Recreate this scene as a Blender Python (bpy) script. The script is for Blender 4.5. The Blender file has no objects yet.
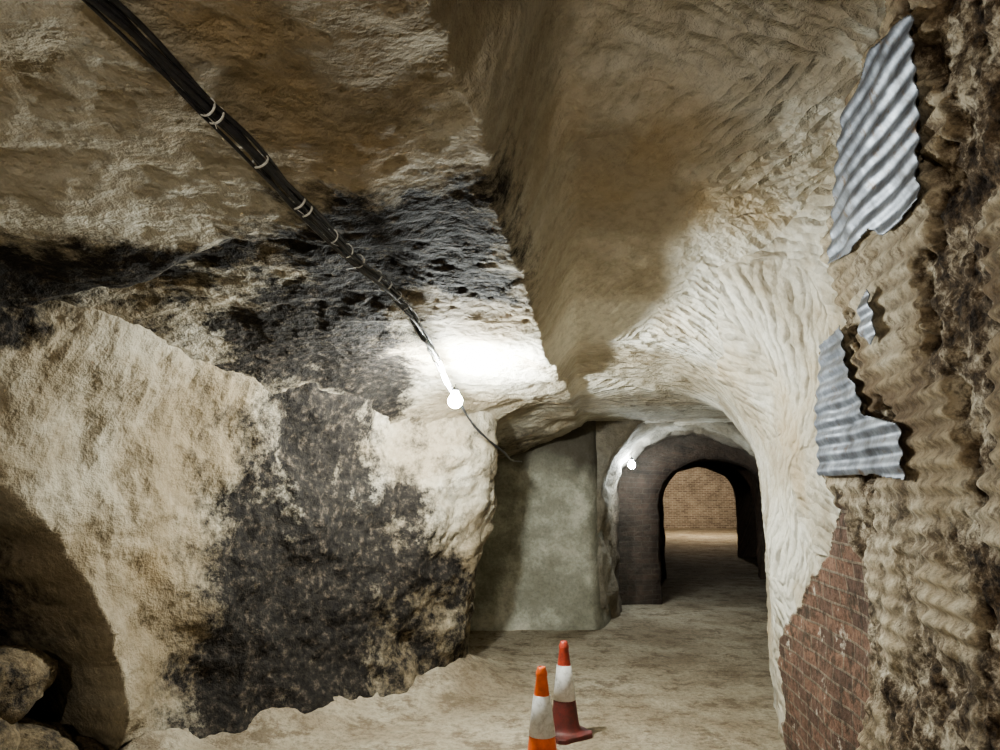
import bpy, bmesh, math, random
import numpy as np
from mathutils import Vector
random.seed(7)

# ------------------------------------------------------------------ noise
def _hash(ix, iy, iz, seed):
    h = (ix.astype(np.int64)*374761393 + iy.astype(np.int64)*668265263 + iz.astype(np.int64)*2147483647 + seed*974711) & 0xffffffff
    h = ((h ^ (h >> 13))*1274126177) & 0xffffffff
    h = ((h ^ (h >> 16))*2246822519) & 0xffffffff
    h = h ^ (h >> 15)
    return (h & 0xffff)/32767.5 - 1.0
def vnoise(p, seed=0):
    f = np.floor(p); t = p-f; t = t*t*t*(t*(t*6-15)+10)
    i = f.astype(np.int64); x, y, z = i[..., 0], i[..., 1], i[..., 2]
    tx, ty, tz = t[..., 0], t[..., 1], t[..., 2]
    def L(a, b, w): return a+(b-a)*w
    c = lambda a, b, d: _hash(x+a, y+b, z+d, seed)
    return L(L(L(c(0,0,0), c(1,0,0), tx), L(c(0,1,0), c(1,1,0), tx), ty),
             L(L(c(0,0,1), c(1,0,1), tx), L(c(0,1,1), c(1,1,1), tx), ty), tz)
def fbm(p, scale=1.0, octv=4, seed=0, gain=0.5):
    s = np.zeros(p.shape[:-1]); a = 1.0; q = p*scale; n = 0
    for k in range(octv):
        s += a*vnoise(q+17.3*k, seed+k); n += a; a *= gain; q = q*2.03
    return s/n
def ridged(p, scale=1.0, octv=3, seed=0):
    s = np.zeros(p.shape[:-1]); a = 1.0; q = p*scale; n = 0
    for k in range(octv):
        s += a*(1-2*np.abs(vnoise(q+9.1*k, seed+k))); n += a; a *= 0.5; q = q*2.1
    return s/n
def sst(a, b, x):
    t = np.clip((x-a)/(b-a), 0, 1); return t*t*(3-2*t)
def P3(x, y, z=None):
    return np.stack([x, y, np.zeros_like(x) if z is None else z], -1)

# ------------------------------------------------------------------ mesh helpers
def link(ob):
    bpy.context.scene.collection.objects.link(ob); return ob
def grid_mesh(name, V, mat, attrs=None, uv=None, flip=False, keep=None):
    nu, nv = V.shape[:2]
    idx = np.arange(nu*nv).reshape(nu, nv)
    a, b, c, d = idx[:-1, :-1], idx[1:, :-1], idx[1:, 1:], idx[:-1, 1:]
    F = np.stack([a, b, c, d], -1) if not flip else np.stack([a, d, c, b], -1)
    F = F.reshape(-1, 4)
    if keep is not None: F = F[keep.reshape(-1)]
    Vf = V.reshape(-1, 3)
    if keep is not None:
        used = np.unique(F); remap = -np.ones(len(Vf), int); remap[used] = np.arange(len(used))
        F = remap[F]; Vf = Vf[used]
    else: used = np.arange(len(Vf))
    me = bpy.data.meshes.new(name)
    me.vertices.add(len(Vf)); me.vertices.foreach_set('co', Vf.astype(np.float32).ravel())
    me.loops.add(len(F)*4); me.loops.foreach_set('vertex_index', F.astype(np.int32).ravel())
    me.polygons.add(len(F)); me.polygons.foreach_set('loop_start', np.arange(0, len(F)*4, 4, dtype=np.int32))
    me.update(calc_edges=True)
    me.polygons.foreach_set('use_smooth', np.ones(len(F), bool))
    if attrs:
        for k, v in attrs.items():
            at = me.attributes.new(k, 'FLOAT', 'POINT'); at.data.foreach_set('value', v.reshape(-1)[used].astype(np.float32))
    if uv is not None:
        l = me.uv_layers.new(name='UVMap'); l.data.foreach_set('uv', uv.reshape(-1, 2)[used][F.ravel()].astype(np.float32).ravel())
    me.validate(); me.update()
    ob = bpy.data.objects.new(name, me); me.materials.append(mat); return link(ob)

# ------------------------------------------------------------------ materials
class NT:
    def __init__(s, name):
        s.m = bpy.data.materials.new(name); s.m.use_nodes = True; s.t = s.m.node_tree
        s.b = s.t.nodes['Principled BSDF']; s.b.inputs['Roughness'].default_value = 0.9
        s.b.inputs['Specular IOR Level'].default_value = 0.2
    def n(s, typ): return s.t.nodes.new(typ)
    def l(s, a, b): s.t.links.new(a, b)
    def coord(s, which='Object', scale=(1, 1, 1), rot=(0, 0, 0)):
        tc = s.n('ShaderNodeTexCoord')
        if scale == (1, 1, 1) and rot == (0, 0, 0): return tc.outputs[which]
        mp = s.n('ShaderNodeMapping'); mp.inputs['Rotation'].default_value = rot
        s.l(tc.outputs[which], mp.inputs['Vector'])
        m2 = s.n('ShaderNodeVectorMath'); m2.operation = 'MULTIPLY'; s.l(mp.outputs[0], m2.inputs[0]); m2.inputs[1].default_value = scale
        return m2.outputs[0]
    def noise(s, scale, detail=4, rough=.6, vec=None, dist=0):
        nd = s.n('ShaderNodeTexNoise'); nd.inputs['Scale'].default_value = scale; nd.inputs['Detail'].default_value = detail
        nd.inputs['Roughness'].default_value = rough; nd.inputs['Distortion'].default_value = dist
        if vec is not None: s.l(vec, nd.inputs['Vector'])
        return nd.outputs['Fac']
    def ramp(s, fac, stops):
        nd = s.n('ShaderNodeValToRGB'); cr = nd.color_ramp
        while len(cr.elements) < len(stops): cr.elements.new(.5)
        for e, (p, c) in zip(cr.elements, stops):
            e.position = p; e.color = (c, c, c, 1) if isinstance(c, (int, float)) else tuple(c)+(1,)
        s.l(fac, nd.inputs[0]); return nd.outputs[0]
    def mix(s, fac, a, b, mode='MIX'):
        nd = s.n('ShaderNodeMix'); nd.data_type = 'RGBA'; nd.blend_type = mode
        for i, v in ((0, fac), (6, a), (7, b)):
            if hasattr(v, 'links'): s.l(v, nd.inputs[i])
            else: nd.inputs[i].default_value = v if i == 0 else (tuple(v)+(1,))
        return nd.outputs[2]
    def math(s, op, a, b=0.0):
        nd = s.n('ShaderNodeMath'); nd.operation = op
        for i, v in enumerate((a, b)):
            if hasattr(v, 'links'): s.l(v, nd.inputs[i])
            else: nd.inputs[i].default_value = v
        return nd.outputs[0]
    def attr(s, name):
        nd = s.n('ShaderNodeAttribute'); nd.attribute_name = name; return nd.outputs['Fac']
    def bump(s, h, dist, strength=1.0, prev=None):
        nd = s.n('ShaderNodeBump'); nd.inputs['Distance'].default_value = dist; nd.inputs['Strength'].default_value = strength
        s.l(h, nd.inputs['Height'])
        if prev is not None: s.l(prev, nd.inputs['Normal'])
        return nd.outputs[0]
    def picks(s, which, vec):
        # short pick-axe scallops: stretched cells in two crossing directions
        out = []
        nz = s.n('ShaderNodeTexNoise'); nz.inputs['Scale'].default_value = 3.0; nz.inputs['Detail'].default_value = 3; s.l(vec, nz.inputs['Vector'])
        for sc, an in (((4.6, 17, 4.2), .95), ((4.6, 17, 4.2), -.35)):
            c = s.coord(which, sc, (0, 0, an))
            ma = s.n('ShaderNodeVectorMath'); ma.operation = 'MULTIPLY_ADD'; s.l(nz.outputs['Color'], ma.inputs[0]); ma.inputs[1].default_value = (1.6, 1.9, 1.0); s.l(c, ma.inputs[2])
            vo = s.n('ShaderNodeTexVoronoi'); vo.inputs['Scale'].default_value = 1; vo.inputs['Randomness'].default_value = .9; s.l(ma.outputs[0], vo.inputs['Vector']); out.append(vo.outputs['Distance'])
        m = s.ramp(s.attr('pickdir'), [(.45, 0.0), (.55, 1.0)])
        return s.math('MULTIPLY', s.mix(m, out[0], out[1]), s.attr('pick'))

def stone_color(T, vec, fine):
    # 'patch' = broad colour variation stored on the mesh, fine = shared fine noise
    base = T.ramp(T.attr('patch'), [(.25, (.45, .395, .30)), (.5, (.58, .535, .435)), (.75, (.72, .695, .605))])
    base = T.mix(.45, base, T.ramp(fine, [(.36, .60), (.56, 1.0)]), 'MULTIPLY')
    base = T.mix(T.math('MULTIPLY', T.attr('ochre'), .8), base, (.52, .37, .18))
    return T.mix(T.attr('grime_shade'), base, T.mix(1.0, base, (.42, .375, .31), 'MULTIPLY'))  # dirt tone, plus lamplight and shade painted in by some meshes
def soot_shade_over(T, col, vec, fine):
    s = T.attr('soot_shade')  # real blackening, plus painted shade in the side opening
    n = T.noise(5.5, 6, .82, vec)
    f = T.math('ADD', s, T.math('MULTIPLY', T.math('SUBTRACT', n, .5), 2.3))
    f = T.ramp(f, [(.20, 0.0), (.70, 1.0)])
    f = T.math('MULTIPLY', f, T.ramp(s, [(.02, 0.0), (.2, 1.0)]))
    sc = T.ramp(fine, [(.38, (.007, .006, .006)), (.55, (.022, .019, .016)), (.70, (.10, .08, .06))])
    return T.mix(T.math('MULTIPLY', f, .98), col, sc)

def mat_stone():
    T = NT('carved_sandstone'); v = T.coord(); fine = T.noise(19, 4, .72, v)
    c = soot_shade_over(T, stone_color(T, v, fine), v, fine)
    T.l(c, T.b.inputs['Base Color'])
    a = T.bump(T.picks('Object', v), .055, .95)
    T.l(T.bump(T.noise(6.5, 5, .64, v), .07, .8, a), T.b.inputs['Normal']); return T.m
def brick_nodes(T, uvs):
    br = T.n('ShaderNodeTexBrick'); T.l(uvs, br.inputs['Vector'])
    br.inputs['Scale'].default_value = 1; br.inputs['Brick Width'].default_value = .225; br.inputs['Row Height'].default_value = .075
    br.inputs['Mortar Size'].default_value = .007; br.inputs['Mortar Smooth'].default_value = .3
    br.inputs['Color1'].default_value = (.20, .12, .085, 1); br.inputs['Color2'].default_value = (.10, .065, .05, 1); br.inputs['Mortar'].default_value = (.20, .165, .125, 1)
    return br
def mat_right():
    T = NT('cement_lined_sandstone'); v = T.coord(); uvs = T.coord('UV'); fine = T.noise(24, 5, .76, v); med = T.noise(6, 6, .76, v)
    st = stone_color(T, v, fine)
    cem = T.ramp(T.attr('patch'), [(.25, (.19, .14, .09)), (.48, (.36, .295, .20)), (.75, (.54, .475, .36))])
    cem = T.mix(.75, cem, T.ramp(fine, [(.36, .35), (.56, 1.0)]), 'MULTIPLY')
    cem = T.mix(T.math('MULTIPLY', T.attr('groove_shade'), .6), cem, (.13, .095, .062))  # troughs darkened: painted shade along with dirt, so the ribs read
    cem = T.mix(T.ramp(med, [(.36, .75), (.46, 0.0)]), cem, (.12, .085, .055))
    rub = T.ramp(med, [(.38, (.028, .019, .013)), (.5, (.13, .095, .062)), (.62, (.46, .41, .32))])
    rub = T.mix(.6, rub, T.ramp(fine, [(.38, .3), (.58, 1.1)]), 'MULTIPLY')
    br = brick_nodes(T, uvs)
    bc = T.mix(.8, br.outputs['Color'], T.ramp(fine, [(.35, .35), (.6, 1.2)]), 'MULTIPLY')
    bc = T.mix(T.ramp(med, [(.60, 0.0), (.66, .85)]), bc, (.48, .45, .38))
    bc = T.mix(T.ramp(med, [(.38, .8), (.48, 0.0)]), bc, (.05, .04, .03))
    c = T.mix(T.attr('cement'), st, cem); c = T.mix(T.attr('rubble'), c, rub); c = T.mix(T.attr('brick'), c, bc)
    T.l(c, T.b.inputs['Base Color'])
    nb = T.bump(T.picks('UV', v), .055, .95)
    nb = T.bump(T.noise(11, 5, .7, v), .035, .7, nb)
    nb = T.bump(T.math('MULTIPLY', T.math('SUBTRACT', 1.0, br.outputs['Fac']), T.attr('brick')), .014, 1, nb)
    T.l(nb, T.b.inputs['Normal']); return T.m
def mat_render():
    T = NT('damp_cement_render'); v = T.coord()
    c = T.ramp(T.noise(1.8, 6, .66, v), [(.3, (.21, .205, .155)), (.5, (.33, .325, .26)), (.66, (.58, .57, .48))])
    c = T.mix(.5, c, T.ramp(T.noise(30, 3, .7, v), [(.35, .6), (.55, 1.0)]), 'MULTIPLY')
    c = T.mix(T.math('MULTIPLY', T.attr('soot_shade'), .85), c, (.06, .048, .035))
    T.l(c, T.b.inputs['Base Color']); T.l(T.bump(T.noise(8, 5, .65, v), .04, .7), T.b.inputs['Normal']); return T.m
def mat_tunnel():
    T = NT('limewashed_brick_tunnel'); v = T.coord(); br = brick_nodes(T, T.coord('UV')); fine = T.noise(19, 4, .72, v)
    c = T.mix(T.attr('lime'), br.outputs['Color'], stone_color(T, v, fine))
    sm = T.math('ADD', T.attr('soot_shade'), T.math('MULTIPLY', T.math('SUBTRACT', T.noise(5, 5, .75, v), .5), .8))
    c = T.mix(T.ramp(sm, [(.15, 0.0), (.95, .93)]), c, (.035, .031, .027))
    T.l(c, T.b.inputs['Base Color']); nb = T.bump(fine, .04, .8)
    T.l(T.bump(T.math('SUBTRACT', 1.0, br.outputs['Fac']), .006, .6, nb), T.b.inputs['Normal']); return T.m
def mat_farbrick():
    T = NT('pale_brickwork'); v = T.coord(); br = brick_nodes(T, T.coord('UV'))
    br.inputs['Color1'].default_value = (.44, .36, .28, 1); br.inputs['Color2'].default_value = (.26, .20, .155, 1); br.inputs['Mortar'].default_value = (.55, .50, .41, 1)
    br.inputs['Mortar Size'].default_value = .012
    c = T.mix(.7, br.outputs['Color'], T.ramp(T.noise(2, 5, .7, v), [(.3, .4), (.6, 1.1)]), 'MULTIPLY')
    T.l(c, T.b.inputs['Base Color']); return T.m
def mat_floor():
    T = NT('sandy_floor'); v = T.coord(); fine = T.noise(22, 5, .8, v)
    c = T.ramp(T.noise(.9, 6, .66, v, .5), [(.3, (.30, .24, .165)), (.5, (.46, .395, .29)), (.72, (.62, .56, .44))])
    c = T.mix(.7, c, T.ramp(fine, [(.36, .5), (.55, 1.0)]), 'MULTIPLY')
    m = T.noise(3.2, 7, .8, v)
    c = T.mix(T.ramp(m, [(.50, 0.0), (.60, .75)]), c, (.17, .13, .085))
    T.l(c, T.b.inputs['Base Color'])
    T.l(T.bump(m, .12, .8, T.bump(fine, .02, .8)), T.b.inputs['Normal']); return T.m
def plain(name, col, rough=.6, metal=0.0, noisec=None, ns=20, lo=.35, hi=.6):
    T = NT(name); v = T.coord()
    d = noisec if noisec else tuple(x*.6 for x in col)
    T.l(T.ramp(T.noise(ns, 4, .7, v), [(lo, d), (hi, col)]), T.b.inputs['Base Color'])
    T.b.inputs['Roughness'].default_value = rough; T.b.inputs['Metallic'].default_value = metal
    T.b.inputs['Specular IOR Level'].default_value = .5; return T.m
def emis(name, col, st):
    T = NT(name); T.b.inputs['Emission Color'].default_value = col+(1,); T.b.inputs['Emission Strength'].default_value = st; return T.m
def patch(p, s=1.5, seed=400): return np.clip(.5+.9*fbm(p, s, 6, seed, .65), 0, 1)
def pdir(p): return np.clip(.5+3*vnoise(p*1.3, 300), 0, 1)

STONE = mat_stone(); RIGHT = mat_right(); RENDER = mat_render(); TUN = mat_tunnel(); FARB = mat_farbrick(); FLOOR = mat_floor()

# ------------------------------------------------------------------ polylines
def catmull(pts, step):
    pts = np.array(pts, float); P = np.vstack([2*pts[0]-pts[1], pts, 2*pts[-1]-pts[-2]]); out = []
    for i in range(1, len(P)-2):
        n = max(2, int(np.linalg.norm(P[i+1]-P[i])/step))
        for k in range(n):
            t = k/n
            out.append(.5*((2*P[i])+(-P[i-1]+P[i+1])*t+(2*P[i-1]-5*P[i]+4*P[i+1]-P[i+2])*t*t+(-P[i-1]+3*P[i]-3*P[i+1]+P[i+2])*t**3))
    out.append(pts[-1]); return np.array(out)
LEFT = [(-3.2, -3.2), (-3.1, 0), (-3.0, 2.0), (-2.75, 3.2), (-2.35, 4.0), (-1.87, 4.8), (-1.1, 5.6), (-.45, 6.22), (-.26, 6.52), (-.38, 7.1), (-1.1, 8.0), (-1.7, 9.2)]
RIGHTP = [(.7, -3.2), (1.1, 0), (1.38, 2.0), (1.58, 3.4), (1.77, 4.75), (2.2, 5.95), (3.1, 7.3), (3.6, 8.3), (3.9, 9.2)]
def polydist(x, y, pts):
    d = np.full(x.shape, 1e9)
    for (x0, y0), (x1, y1) in zip(pts[:-1], pts[1:]):
        dx, dy = x1-x0, y1-y0; t = np.clip(((x-x0)*dx+(y-y0)*dy)/(dx*dx+dy*dy), 0, 1)
        d = np.minimum(d, np.hypot(x-x0-t*dx, y-y0-t*dy))
    return d
def in_poly(y, z, poly):
    c = np.zeros(y.shape, bool); n = len(poly)
    for i in range(n):
        y0, z0 = poly[i]; y1, z1 = poly[(i+1) % n]
        m = ((z0 > z) != (z1 > z)) & (y < (y1-y0)*(z-z0)/(z1-z0+1e-12)+y0); c ^= m
    return c
def sdf(x, y, poly):
    return np.where(in_poly(x, y, poly), 1, -1)*polydist(x, y, list(poly)+[poly[0]])
def frames(path):
    T = np.gradient(path, axis=0); T /= np.linalg.norm(T, axis=1)[:, None]
    s = np.concatenate([[0], np.cumsum(np.linalg.norm(np.diff(path, axis=0), axis=1))]); return T, s
def ip(x, tab):
    a = np.array(tab); return np.interp(x, a[:, 0], a[:, 1])
def strokes(u, v, an, seed, p, lu=4.0, lv=13.0):
    c_, s_ = math.cos(an), math.sin(an)
    q = P3((u*c_+v*s_)*lu, (-u*s_+v*c_)*lv)
    return ridged(q+.4*fbm(p, 5, 3, seed+8)[..., None], 1, 2, seed)

# ------------------------------------------------------------------ ceiling
xs = np.concatenate([np.arange(-4.2, -1.6, .025), np.arange(-1.6, 2.3, .0125), np.arange(2.3, 4.4, .03)])
ys = np.concatenate([np.arange(-3.3, 1.4, .06), np.arange(1.4, 6.6, .014), np.arange(6.6, 9.3, .03)])
X, Y = np.meshgrid(xs, ys, indexing='ij'); p = P3(X, Y)
rx = ip(Y, [(-3.3, -.7), (0, -.40), (1.8, -.16), (2.72, -.02), (4.3, .26), (5.95, .56), (9, 1.0)]) + .05*fbm(p, 2.2, 4, 3)
zL = ip(Y, [(-3.3, 3.0), (1, 2.95), (1.8, 2.86), (2.72, 2.72), (4.37, 2.53), (5.95, 2.365), (9.3, 2.38)])
ZRT = [(-3.3, 3.7), (1.8, 3.62), (2.4, 3.47), (3.3, 3.12), (4.76, 2.63), (6.0, 2.42), (9.3, 2.42)]
zR = ip(Y, ZRT)
w = ip(Y, [(1, .34), (3.5, .28), (5.9, .10)])
t = sst(0, 1, (X-rx)/w)**.8
dl = polydist(X, Y, LEFT); dr = polydist(X, Y, RIGHTP)
edge = Y-(3.15+.25*np.sin(X*2.1)+.12*fbm(p, 3, 3, 11))
near = (1-sst(-.04, .10, edge))*sst(-.1, -.5, X)
Z = zL+(zR-zL)*t
Z -= near*.09*(1-t)
Z -= .30*np.clip(1-dl/.75, 0, 1)**2
Z -= .38*sst(6.3, 8.4, Y)*sst(1.15, -.1, X)
Z -= ip(Y, [(2.6, .05), (3.4, .15), (4.5, .42), (9, .42)])*np.clip(1-dr/.8, 0, 1)**2
Z += (.07-.035*t)*fbm(p, .9, 3, 21) + (.040-.015*t)*fbm(p, 3.1, 4, 5)
Z += .004*strokes(X, Y, .9, 31, p) + .006*fbm(p, 9, 4, 14, .6)
# slabby broken ledges in the low roof around the lamp
Z += (1-t)*.007*(np.floor(3*(fbm(p, 2.4, 4, 330)+1))-3)*sst(2.9, 3.4, Y)
SA = [(-.62, 2.42), (-.05, 2.55), (.12, 3.0), (.12, 3.7), (-.36, 3.66), (-.61, 3.86), (-.58, 5.14), (-.78, 5.85), (-1.3, 5.2), (-1.85, 4.5), (-1.65, 4.05), (-.95, 3.45), (-1.2, 3.05)]
SB = [(-2.6, 2.6), (-2.03, 2.82), (-1.62, 2.96), (-1.0, 3.12), (-1.3, 3.4), (-1.9, 3.55), (-2.6, 3.6)]
wx = X+.16*fbm(p, 2.5, 4, 201); wy = Y+.2*fbm(p, 2.5, 4, 205)
soot_shade = np.maximum(sst(-.24, .26, sdf(wx, wy, SA)), sst(-.22, .25, sdf(wx, wy, SB)))
soot_shade = np.maximum(soot_shade, .42*sst(3.0, 3.2, edge+3.15)*sst(4.9, 4.3, Y)*sst(-.2, -.5, X))
soot_shade *= 1-sst(.2, .8, t)
soot_shade = np.maximum(soot_shade, .3*sst(6.6, 8.0, Y)*sst(1.0, .2, X))
och = np.clip(fbm(p, 1.7, 4, 44)*1.4-.48, 0, .45)
lamp_pool = sst(1.2, .3, np.hypot(X+.05, Y-4.6))  # paler disc around the lamp: its pool of light put into the colour
gr = (1-t)*(.60-.22*lamp_pool) + t*(.30*sst(1.3, .5, X-.28*(Y-3.0)*-1)*sst(5.2, 4.2, Y)+.04)  # second term darkens the wedge beside the ridge: its cast shadow painted in
grid_mesh('ceiling', P3(X, Y, Z), STONE, {'soot_shade': soot_shade, 'ochre': och, 'grime_shade': np.clip(gr, 0, 1), 'patch': patch(p), 'pick': .08+t*np.clip(.75+.9*fbm(p, 1.6, 2, 310), .25, 1.1)*(.35+.65*sst(.5, 1.2, X)), 'pickdir': pdir(p)})

# ------------------------------------------------------------------ left wall
path = catmull(LEFT, .018); Tn, S = frames(path); zz = np.arange(-.15, 3.1, .018)
SX, ZZ = np.meshgrid(S, zz, indexing='ij'); PX = path[:, 0][:, None]+0*ZZ; PY = path[:, 1][:, None]+0*ZZ
NX = Tn[:, 1][:, None]+0*ZZ; NY = -Tn[:, 0][:, None]+0*ZZ; p = P3(PX, PY, ZZ)
corner = np.exp(-((PY-6.5)/.5)**2)
off = .16*fbm(p, .8, 3, 51)+.13*fbm(p, 2.2, 4, 52)+.007*strokes(SX, ZZ, .5, 53, p, 3, 9)+.016*fbm(p, 8, 4, 54, .6)
off += .012*(np.floor(3*(fbm(p, 2.0, 4, 340)+1))-3)
off += .17*(ZZ-.9)*corner + .12*np.clip((.5-ZZ)/.5, 0, 1)**2
off += .25*sst(1.9, 2.5, ZZ)*(1-.8*corner)
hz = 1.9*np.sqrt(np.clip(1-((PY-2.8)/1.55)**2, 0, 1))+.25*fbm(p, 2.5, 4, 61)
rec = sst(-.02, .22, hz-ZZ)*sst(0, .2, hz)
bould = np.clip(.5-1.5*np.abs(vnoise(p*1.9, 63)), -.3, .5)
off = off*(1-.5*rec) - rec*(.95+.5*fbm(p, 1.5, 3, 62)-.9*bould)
SW = [(5.00, 2.7), (5.6, 2.7), (5.68, 2.1), (5.9, 1.68), (6.12, 1.25), (6.35, 1.0), (6.8, .9), (6.8, -.2), (4.6, -.2), (4.70, .66), (4.88, 1.67)]
wy = PY+.12*fbm(p, 2.5, 4, 211); wz = ZZ+.25*fbm(p, 2.5, 4, 215)
soot_shade = sst(-.24, .30, sdf(wy, wz, SW))
streak = fbm(P3(SX*5+ZZ*1.2, ZZ*1.3), 1, 4, 350)
soot_shade = soot_shade*np.clip(.98+.55*streak, .3, 1.1)
soot_shade = np.maximum(soot_shade*(1-.40*sst(5.4, 6.2, PY)*sst(.95, .75, ZZ)), .8*sst(2.22, 2.36, ZZ+.05*fbm(p, 4, 3, 2))*sst(3.9, 3.5, PY))
soot_shade = np.maximum(soot_shade, .22*sst(4.2, 4.8, PY))
gr = .88-.25*sst(1.1, .35, np.hypot(PY-5.9, (ZZ-2.1)*.8))  # paler spot near the lamp: lamplight put into the wall colour
gr = np.maximum(gr, 1.0*rec)  # side opening toned down: its shade put into the colour
WL = grid_mesh('wall_left', P3(PX+NX*off, PY+NY*off, ZZ), STONE, {'soot_shade': np.maximum(soot_shade, rec*.58), 'ochre': np.clip(fbm(p, 1.7, 4, 45)*1.2-.45, 0, .35), 'grime_shade': np.clip(gr, 0, 1), 'patch': patch(p), 'pick': .12+0*ZZ, 'pickdir': pdir(p)}, flip=True)  # rec term blackens the opening as painted shade, over the wall's own staining

# fallen blocks lying in the side opening
bm = bmesh.new()
for (bx, by, bz, r, sq) in [(-2.95, 3.75, .30, .42, .8), (-2.62, 4.12, .16, .30, .7), (-3.2, 3.25, .45, .5, .9), (-2.72, 4.0, .60, .27, .8), (-2.40, 4.38, .08, .16, .8), (-2.5, 3.75, .10, .2, .7)]:
    g = bmesh.ops.create_icosphere(bm, subdivisions=4, radius=1.0)
    co = np.array([v.co[:] for v in g['verts']]); q_ = co+np.array([bx*3, by*3, bz*3])
    k = 1+.30*fbm(q_, 1.1, 3, 360)+.10*np.floor(3*fbm(q_, 1.6, 2, 363))/3+.05*fbm(q_, 6, 3, 366)
    for v, kk, c0 in zip(g['verts'], k, co): v.co = Vector((bx+c0[0]*kk*r*1.15, by+c0[1]*kk*r, bz+c0[2]*kk*r*sq))
me = bpy.data.meshes.new('fallen_rocks'); bm.to_mesh(me); bm.free()
for pl_ in me.polygons: pl_.use_smooth = True
for k_, v_ in (('soot_shade', .46), ('grime_shade', 1.0), ('patch', .3), ('pick', 0.), ('ochre', .1), ('pickdir', 0.)):  # blocks toned down: shade of the opening put into their colour
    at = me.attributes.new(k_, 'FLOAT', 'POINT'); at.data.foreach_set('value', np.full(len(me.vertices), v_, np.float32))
me.materials.append(STONE); o = link(bpy.data.objects.new('fallen_rocks', me)); o.parent = WL

# ------------------------------------------------------------------ right wall
pa = catmull(RIGHTP, .011); keepm = ((pa[:, 1] > 1.3) & (pa[:, 1] < 5.6)) | (np.arange(len(pa)) % 4 == 0); path = pa[keepm]
Tn, S = frames(path); zz = np.arange(-.15, 3.85, .0105)
SX, ZZ = np.meshgrid(S, zz, indexing='ij'); PX = path[:, 0][:, None]+0*ZZ; PY = path[:, 1][:, None]+0*ZZ
NX = -Tn[:, 1][:, None]+0*ZZ; NY = Tn[:, 0][:, None]+0*ZZ; p = P3(PX, PY, ZZ)
Yb = ip(ZZ, [(0, 4.66), (.69, 4.61), (1.50, 3.45), (1.6, 3.62), (1.67, 3.67), (2.31, 3.5), (2.34, 3.16), (2.67, 3.28), (3.0, 3.02), (3.25, 2.86), (3.35, 2.4), (3.8, 2.2)])
n1 = fbm(p, 7, 4, 71)
ins = sst(-.02, .02, Yb-PY+.10*n1)
bri = ins*sst(-.02, .03, PY-(ip(ZZ, [(0, 3.3), (.49, 3.33), (1.06, 3.17), (1.55, 3.36)])+.10*n1))*sst(-.02, .02, 1.52-ZZ+.05*n1)
nr = fbm(p, 2.3, 5, 72)
lowr = sst(1.75, 1.35, ZZ+.35*nr)*.85
rub = ins*(1-bri)*np.clip(sst(.03, .10, nr+.27*sst(2.5, 2.05, PY)+.12*n1)+lowr*sst(-.35, .0, nr), 0, 1)
cem = ins*(1-bri)*(1-rub)
CORR = 2*math.pi/.076
def wlow(p): return .08*fbm(p, .8, 3, 73)+.02*fbm(p, 2.6, 4, 74)
def wtop(y, z):
    zc = ip(y, ZRT)-.15
    return ip(y, [(3.1, 0), (3.9, .34), (9, .34)])*np.clip((z-(zc-.75))/.75, 0, 1.3)**2
off = wlow(p)+wtop(PY, ZZ)
off += (1-ins)*(.006*strokes(SX, ZZ, .7, 75, p)+.035*fbm(p, 3, 5, 76, .6))
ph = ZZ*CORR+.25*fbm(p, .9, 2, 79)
off += cem*(.050+.012*np.sin(ph)*np.clip(1.0+.6*fbm(p, 1.6, 2, 80), .4, 1.3)+.003*fbm(p, 10, 4, 84))+bri*.012+rub*(.010+.065*fbm(p, 9, 5, 77, .62)) + .002*fbm(p, 35, 3, 78)
grid_mesh('wall_right', P3(PX+NX*off, PY+NY*off, ZZ), RIGHT, {'ochre': np.clip(fbm(p, 1.7, 4, 44)*1.4-.42, 0, .4)*(1-ins), 'cement': ins, 'rubble': rub, 'brick': bri, 'grime_shade': .22+0*ZZ, 'patch': patch(p, 2.2, 420), 'pick': (1-ins)*.85, 'pickdir': pdir(p), 'groove_shade': np.clip(-.1-np.sin(ph), 0, 1)*np.clip(.9+1.0*fbm(p, 2.5, 3, 86), 0, 1)}, uv=np.stack([SX, ZZ], -1))
wpath, wT = path, Tn
def wall_pt(y, z, extra):
    bx = np.interp(y, wpath[:, 1], wpath[:, 0]); tx = np.interp(y, wpath[:, 1], wT[:, 0]); ty = np.interp(y, wpath[:, 1], wT[:, 1])
    pp = P3(bx, y, z); o = wlow(pp)+wtop(y, z)+extra
    return P3(bx-ty*o, y+tx*o, z)

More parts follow.
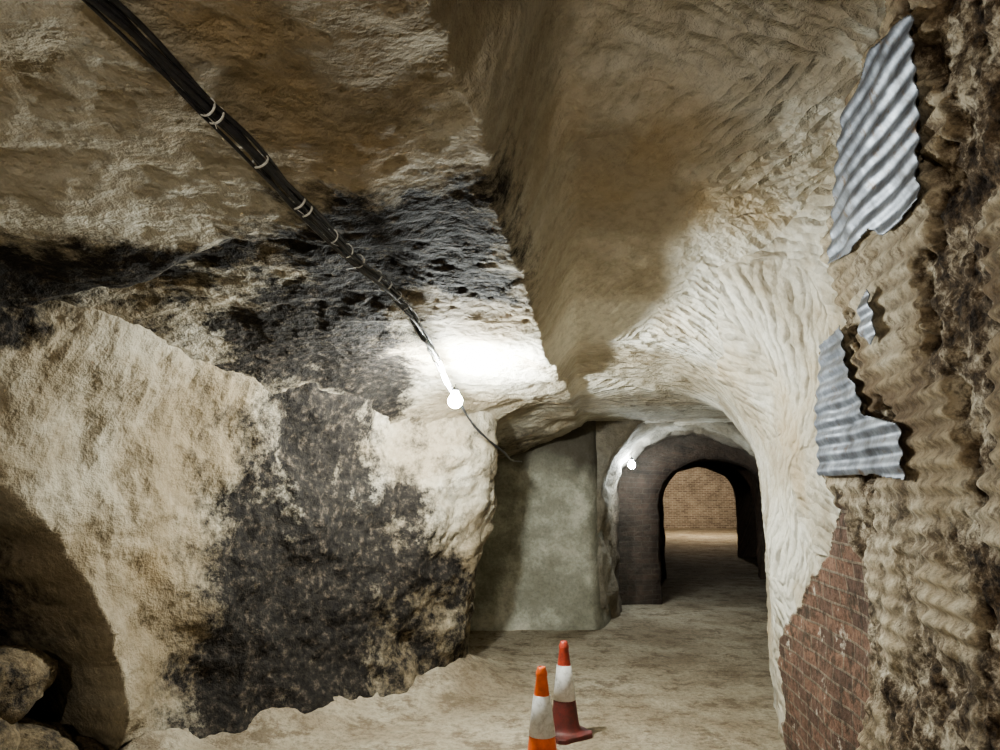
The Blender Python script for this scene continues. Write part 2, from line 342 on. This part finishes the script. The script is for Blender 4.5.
# corrugated iron sheets left fixed over the lining
def mat_iron():
    T = NT('galvanised_iron'); v = T.coord()
    c = T.ramp(T.noise(7, 5, .75, v), [(.34, (.07, .072, .08)), (.5, (.17, .185, .215)), (.68, (.34, .37, .42))])
    c = T.mix(T.ramp(T.noise(10, 5, .75, v), [(.58, 0.0), (.66, .9)]), c, (.13, .085, .05))
    T.l(c, T.b.inputs['Base Color']); T.b.inputs['Metallic'].default_value = .5; T.b.inputs['Roughness'].default_value = .45
    T.b.inputs['Specular IOR Level'].default_value = .5; return T.m
IRON = mat_iron()
def sheet(poly, seed):
    ya = min(q_[0] for q_ in poly)-.05; yb_ = max(q_[0] for q_ in poly)+.05; za = min(q_[1] for q_ in poly)-.05; zb = max(q_[1] for q_ in poly)+.05
    Yg, Zg = np.meshgrid(np.arange(ya, yb_, .005), np.arange(za, zb, .005), indexing='ij')
    pp = P3(Yg, Zg); jy, jz = .006*fbm(pp, 9, 3, seed), .006*fbm(pp, 9, 3, seed+5)
    m = in_poly(Yg+jy, Zg+jz, poly); keep = m[:-1, :-1] & m[1:, :-1] & m[1:, 1:] & m[:-1, 1:]
    V = wall_pt(Yg, Zg, .076+.007*np.sin(Zg*CORR)+.004*fbm(pp, 3, 2, seed))
    ob = grid_mesh('corrugated_iron_sheet', V, IRON, keep=keep)
    md = ob.modifiers.new('thick', 'SOLIDIFY'); md.thickness = .003; return ob
sheet([(2.10, 3.12), (2.19, 2.52), (2.50, 2.51), (2.62, 2.58), (2.84, 2.57), (3.17, 2.62), (3.09, 2.83), (2.80, 3.14), (2.45, 3.22)], 1)
sheet([(3.42, 2.29), (3.07, 2.31), (3.03, 2.10), (2.92, 2.0), (2.90, 1.90), (2.58, 1.84), (2.56, 1.63), (2.9, 1.66), (3.13, 1.66), (3.58, 1.67)], 2)
sheet([(2.74, 2.34), (2.66, 2.36), (2.62, 2.22), (2.66, 2.14), (2.78, 2.20)], 3)

# ------------------------------------------------------------------ floor
def floor_z(X, Y):
    p = P3(X, Y); dl = polydist(X, Y, LEFT)
    return .018*fbm(p, 1.2, 4, 81)+.010*fbm(p, 7, 4, 82)+.16*np.clip(1-dl/.55, 0, 1)**1.6*(1+.6*fbm(p, 5, 3, 83))
xs = np.arange(-5, 4.5, .035); ys = np.arange(-3.4, 9.5, .035)
X, Y = np.meshgrid(xs, ys, indexing='ij')
grid_mesh('floor', P3(X, Y, floor_z(X, Y)), FLOOR)

# ------------------------------------------------------------------ rendered back wall
xs = np.arange(-2.2, 1.42, .025); zz = np.arange(-.1, 2.7, .025)
X, ZZ = np.meshgrid(xs, zz, indexing='ij'); p = P3(X, ZZ)
Yy = 8.72+.04*fbm(p, 1.5, 3, 91)+.010*fbm(p, 9, 3, 92)+.9*np.clip((X-1.02)/.4, 0, 1)**2.2 - .06*sst(.25, 0, ZZ)
sootb = np.clip(sst(1.80, 2.12, ZZ+.2*fbm(p, 3, 4, 93)+.1*sst(.4, 1.0, X))+.45*sst(.98, 1.25, X+.06*fbm(p, 4, 3, 94)), 0, 1)
grid_mesh('wall_back', P3(X, Yy, ZZ), RENDER, {'soot_shade': sootb})

# ------------------------------------------------------------------ tunnel: y, x_left, x_right, z_top, z_spring, lime, soot
ST = [(8.86, -2.4, 6.0, 3.3, 3.2, 1, .6), (8.84, 1.22, 3.5, 2.50, 1.5, 1, .5), (9.0, 1.30, 3.42, 2.46, 1.5, 1, .35), (9.7, 1.50, 3.55, 2.42, 1.5, .9, .45),
      (10.55, 1.70, 3.9, 2.36, 1.4, .3, .75), (10.6, 2.28, 3.95, 2.04, 1.3, 0, .75), (11.0, 2.40, 4.05, 2.04, 1.3, 0, .65), (11.05, 2.1, 4.5, 2.35, 1.4, .2, .55),
      (13.5, 2.9, 4.9, 2.4, 1.4, .2, .5), (13.55, 3.02, 4.72, 2.14, 1.3, 0, .4), (13.9, 3.1, 4.85, 2.14, 1.3, 0, .4), (13.95, 2.9, 5.2, 2.4, 1.4, .2, .5),
      (17.8, 3.7, 6.2, 2.4, 1.4, .3, .4), (17.85, 3.98, 5.75, 2.16, 1.3, 0, .4), (18.3, 4.08, 5.9, 2.16, 1.3, 0, .4), (18.35, 3.7, 6.6, 2.9, 1.8, .5, .1), (31.2, 6.0, 10.8, 3.0, 1.9, .7, 0)]
secs = []
for a, b in zip(ST[:-1], ST[1:]):
    n = max(3, int(abs(b[0]-a[0])/.08)) if b[0] < 19 else 40
    if a[0] < 8.87 and b[0] < 8.87: n = 20
    for k in range(n): secs.append([a[i]+(b[i]-a[i])*k/n for i in range(7)])
secs.append(list(ST[-1]))
secs = np.array(secs); NP = 160
V = np.zeros((len(secs), NP, 3)); UVt = np.zeros((len(secs), NP, 2)); yacc = 0
for i, (y, xl, xr, zt, zs, li, so) in enumerate(secs):
    cx, hw = (xl+xr)/2, (xr-xl)/2; pts = []
    for j in range(40): pts.append((xl, -.1+(zs+.1)*j/40))
    for j in range(80):
        a = math.pi*(1-j/79); pts.append((cx+hw*math.cos(a), zs+(zt-zs)*math.sin(a)**.85))
    for j in range(40): pts.append((xr, zs-(zs+.1)*(j+1)/40))
    V[i, :, 0] = [q_[0] for q_ in pts]; V[i, :, 1] = y; V[i, :, 2] = [q_[1] for q_ in pts]
    L = np.concatenate([[0], np.cumsum(np.hypot(np.diff(V[i, :, 0]), np.diff(V[i, :, 2])))])
    if i: yacc += math.hypot(y-secs[i-1][0], xl-secs[i-1][1])
    UVt[i, :, 0] = yacc; UVt[i, :, 1] = L
nz = np.stack([fbm(V, 2.8, 5, 101), fbm(V, 2.8, 5, 102)*.6, fbm(V, 2.8, 5, 103)], -1)
V = V+nz*(.05+.07*(V[..., 1:2] < 10.3))*(V[..., 1:2] < 19)
grid_mesh('wall_tunnel', V, TUN, {'lime': np.repeat(secs[:, 5:6], NP, 1), 'soot_shade': np.repeat(secs[:, 6:7], NP, 1), 'ochre': np.zeros(V.shape[:2]), 'grime_shade': np.full(V.shape[:2], .5), 'patch': patch(V)}, uv=UVt)
xs = np.linspace(5.6, 11.2, 30); zz = np.linspace(-.1, 3.3, 20); X, ZZ = np.meshgrid(xs, zz, indexing='ij')
grid_mesh('wall_far', P3(X, 31.0+.02*fbm(P3(X, ZZ), 2, 2, 5), ZZ), FARB, uv=np.stack([X, ZZ], -1))
xs = np.arange(0, 12, .12); ys = np.arange(9.3, 31.6, .12); X, Y = np.meshgrid(xs, ys, indexing='ij')
grid_mesh('floor_tunnel', P3(X, Y, .02*fbm(P3(X, Y), 1.2, 4, 81)-.004), FLOOR)
xs = np.linspace(-4.2, 2, 80); zz = np.linspace(-.1, 3.9, 60); X, ZZ = np.meshgrid(xs, zz, indexing='ij')
grid_mesh('wall_rear', P3(X, -3.0+.1*fbm(P3(X, ZZ), 1.5, 4, 9), ZZ), STONE, {'soot_shade': 0*X, 'ochre': 0*X, 'grime_shade': .5+0*X, 'patch': .5+0*X, 'pick': .2+0*X, 'pickdir': 0*X})

# ------------------------------------------------------------------ cable bundle along the roof
BL = (-.297, 4.75, 2.183)
CAB = [(-1.35, .1, 2.86), (-1.1, 1.0, 2.80), (-.95, 1.55, 2.75), (-.85, 1.82, 2.68), (-.766, 1.99, 2.62), (-.675, 2.31, 2.55), (-.588, 2.62, 2.50), (-.454, 3.17, 2.45), (-.37, 4.0, 2.35), (-.332, 4.77, 2.27), (-.22, 5.6, 2.12), (-.10, 6.05, 2.02), (.03, 6.55, 1.94), (.12, 7.4, 1.90), (.25, 8.5, 1.93)]
BLACK = plain('black_cable_sheath', (.04, .04, .045), .28, 0, (.015, .015, .015)); WHITE = plain('white_cable_tie', (.75, .75, .72), .5); HOLD = plain('black_lampholder', (.02, .02, .02), .4)
cp = catmull(CAB, .012); Tc = np.gradient(cp, axis=0); Tc /= np.linalg.norm(Tc, axis=1)[:, None]
sc_ = np.concatenate([[0], np.cumsum(np.linalg.norm(np.diff(cp, axis=0), axis=1))])
side = np.cross(Tc, [0, 0, 1.0]); side /= np.linalg.norm(side, axis=1)[:, None]; upv = np.cross(side, Tc)
rad = ip(sc_, [(0, .021), (3.0, .019), (4.4, .012), (sc_[-1], .005)])
cu = bpy.data.curves.new('cable_bundle', 'CURVE'); cu.dimensions = '3D'; cu.bevel_depth = 1.0; cu.bevel_resolution = 3
for k in range(7):
    ph = k*math.pi/3.5; wob = .5*np.sin(sc_*2.9+k*1.7)+.4*np.sin(sc_*6.1+k*3.1)
    a = ph+sc_*2.6+wob; rr = rad*(.75+.6*np.sin(sc_*4.7+k*2.2)) if k else rad*.1
    q_ = cp+side*(np.cos(a)*rr)[:, None]+upv*(np.sin(a)*rr)[:, None]
    nend = len(q_) if k < 3 else int(len(q_)*.60)
    q_ = q_[:nend:2]; sp = cu.splines.new('POLY'); sp.points.add(len(q_)-1)
    for i_, c_ in enumerate(q_):
        sp.points[i_].co = (*c_, 1); sp.points[i_].radius = (.010, .0085, .007, .009, .0075, .006, .0055)[k]*(.95 if sc_[min(i_*2, len(sc_)-1)] < 4 else .75)
cab = bpy.data.objects.new('cable_bundle', cu); link(cab); cu.materials.append(BLACK)
bm = bmesh.new()
def ring(c, ax, R, r, n=20, m=6):
    ax = Vector(ax).normalized(); s_ = ax.orthogonal().normalized(); u_ = ax.cross(s_); vs = []
    for i in range(n):
        a = 2*math.pi*i/n; d = s_*math.cos(a)+u_*math.sin(a)
        vs.append([bm.verts.new(Vector(c)+d*(R+r*math.cos(2*math.pi*j/m))+ax*(r*1.7*math.sin(2*math.pi*j/m))) for j in range(m)])
    for i in range(n):
        for j in range(m): bm.faces.new((vs[i][j], vs[(i+1) % n][j], vs[(i+1) % n][(j+1) % m], vs[i][(j+1) % m]))
def tail(c, d, L=.05, r=.0017):
    d = Vector(d).normalized(); s_ = d.orthogonal().normalized()*r; u_ = d.cross(s_).normalized()*r; c = Vector(c)
    a = [bm.verts.new(c+x) for x in (s_, u_, -s_, -u_)]; b = [bm.verts.new(c+d*L+x*.7) for x in (s_, u_, -s_, -u_)]
    for i in range(4): bm.faces.new((a[i], a[(i+1) % 4], b[(i+1) % 4], b[i]))
    bm.faces.new(b)
for n_, s0 in enumerate((1.86, 1.9, 2.10, 2.33, 2.38, 2.55, 2.68, 2.78, 2.95, 3.05, 3.18, 3.3, 3.5, 3.75, 3.95, 4.15, 4.4, 4.7)):
    i = int(np.searchsorted(sc_, s0)); ring(cp[i], Tc[i]+np.array([.25*math.sin(s0*9), 0, .35*math.cos(s0*7)]), rad[i]+.007, .0024)
    if n_ % 2: tail(cp[i]+np.array([0, 0, -rad[i]-.006]), (math.sin(s0*20), -.5, -.5*abs(math.cos(s0*15))))
me = bpy.data.meshes.new('cable_ties'); bm.to_mesh(me); bm.free(); me.materials.append(WHITE)
o = bpy.data.objects.new('cable_ties', me); link(o); o.parent = cab

# ------------------------------------------------------------------ light bulbs
def lathe(bm, prof, n=24, c=(0, 0, 0), mi=0):
    rings = []
    for r, z in prof: rings.append([bm.verts.new((c[0]+r*math.cos(2*math.pi*i/n), c[1]+r*math.sin(2*math.pi*i/n), c[2]+z)) for i in range(n)])
    for a, b in zip(rings[:-1], rings[1:]):
        for i in range(n):
            f = bm.faces.new((a[i], a[(i+1) % n], b[(i+1) % n], b[i])); f.material_index = mi; f.smooth = True
    return rings
def bulb(loc, watts, col, r=.036):
    k = r/.036; prof = [(.0008, -r)]+[(r*math.cos(a), r*math.sin(a)) for a in np.linspace(-1.35, .75, 10)]+[(.016*k, .040*k), (.014*k, .050*k)]
    area = 4*math.pi*r*r
    root = bpy.data.objects.new('light_bulb', None); root.location = loc; link(root); root.empty_display_size = .05
    bm = bmesh.new(); lathe(bm, prof, 14); me = bpy.data.meshes.new('glass'); bm.to_mesh(me); bm.free()
    me.materials.append(emis('lit_bulb_glass', col, watts/(math.pi*area))); o = bpy.data.objects.new('glass', me); link(o); o.parent = root
    bm = bmesh.new(); lathe(bm, [(.001, .048*k), (.019*k, .048*k), (.020*k, .060*k), (.014*k, .068*k), (.006, .074*k), (.006, .085*k), (.001, .085*k)], 16)
    me = bpy.data.meshes.new('lampholder'); bm.to_mesh(me); bm.free(); me.materials.append(HOLD); o = bpy.data.objects.new('lampholder', me); link(o); o.parent = root
    return root
bulb(BL, 300, (.95, 1, .97), .048)
bulb((1.77, 9.75, 1.93), 65, (.85, .95, 1), .05)
bulb((7.0, 26, 2.6), 420, (1, .91, .77))
bulb((-.9, -1.6, 2.45), 175, (1, .94, .84))

# ------------------------------------------------------------------ traffic cones
RED = plain('dirty_red_plastic', (.36, .05, .025), .5, 0, (.18, .03, .02), 14); ORG = plain('orange_plastic', (.75, .15, .03), .45, 0, (.50, .09, .02), 9)
DRED = plain('dark_red_rubber', (.14, .025, .02), .6, 0, (.06, .02, .015), 12)
SLV = plain('white_reflective_sleeve', (.60, .60, .58), .35, 0, (.28, .27, .24), 16, .3, .55)
def cone(x, y, top, low, rot):
    z0 = float(floor_z(np.array([[x]]), np.array([[y]]))[0, 0])
    bm = bmesh.new(); H = .585
    def R(z): return .098+(.024-.098)*(z-.03)/(H-.03)
    lathe(bm, [(.150, .018), (.112, .026), (.104, .036), (R(.06), .06), (R(.10), .10), (R(.2), .20), (R(.215), .215)], 32, mi=1)
    lathe(bm, [(R(.215), .215), (R(.215)+.004, .217), (R(.43)+.004, .43), (R(.43), .432)], 32, mi=2)
    lathe(bm, [(R(.43), .43), (R(.53), .53), (R(.54)+.004, .545), (R(.55)+.004, .558), (R(.57), .57), (R(H)-.001, H), (.015, H), (.013, H-.05)], 32, mi=0)
    s, c = .145, .035; oct_ = [(s, -s+c), (s, s-c), (s-c, s), (-s+c, s), (-s, s-c), (-s, -s+c), (-s+c, -s), (s-c, -s)]
    lv = [[bm.verts.new((a*k, b*k, z)) for a, b in oct_] for k, z in ((1, -.012), (1, .010), (.97, .018), (.72, .022))]
    for a, b in zip(lv[:-1], lv[1:]):
        for i in range(8): bm.faces.new((a[i], a[(i+1) % 8], b[(i+1) % 8], b[i])).material_index = 1
    bm.faces.new(lv[-1]).material_index = 1; bm.faces.new(lv[0][::-1]).material_index = 1
    bmesh.ops.recalc_face_normals(bm, faces=bm.faces)
    me = bpy.data.meshes.new('traffic_cone'); bm.to_mesh(me); bm.free()
    for m in (top, low, SLV): me.materials.append(m)
    o = bpy.data.objects.new('traffic_cone', me); o.location = (x, y, z0+.012); o.rotation_euler[2] = rot; return link(o)
cone(.24, 4.38, ORG, ORG, .25); cone(.43, 5.08, RED, DRED, .6)

# ------------------------------------------------------------------ camera
cam = bpy.data.objects.new('camera', bpy.data.cameras.new('camera')); link(cam)
cam.location = (0, 0, 1.6); cam.rotation_euler = (math.radians(90+9.07), 0, 0); cam.data.lens = 25.92; cam.data.sensor_width = 36; cam.data.clip_start = .05
bpy.context.scene.camera = cam
w_ = bpy.data.worlds.new('w'); bpy.context.scene.world = w_; w_.use_nodes = True
w_.node_tree.nodes['Background'].inputs[0].default_value = (.01, .01, .01, 1)
try: bpy.context.scene.view_settings.look = 'AgX - Medium High Contrast'
except Exception as e: print(e)
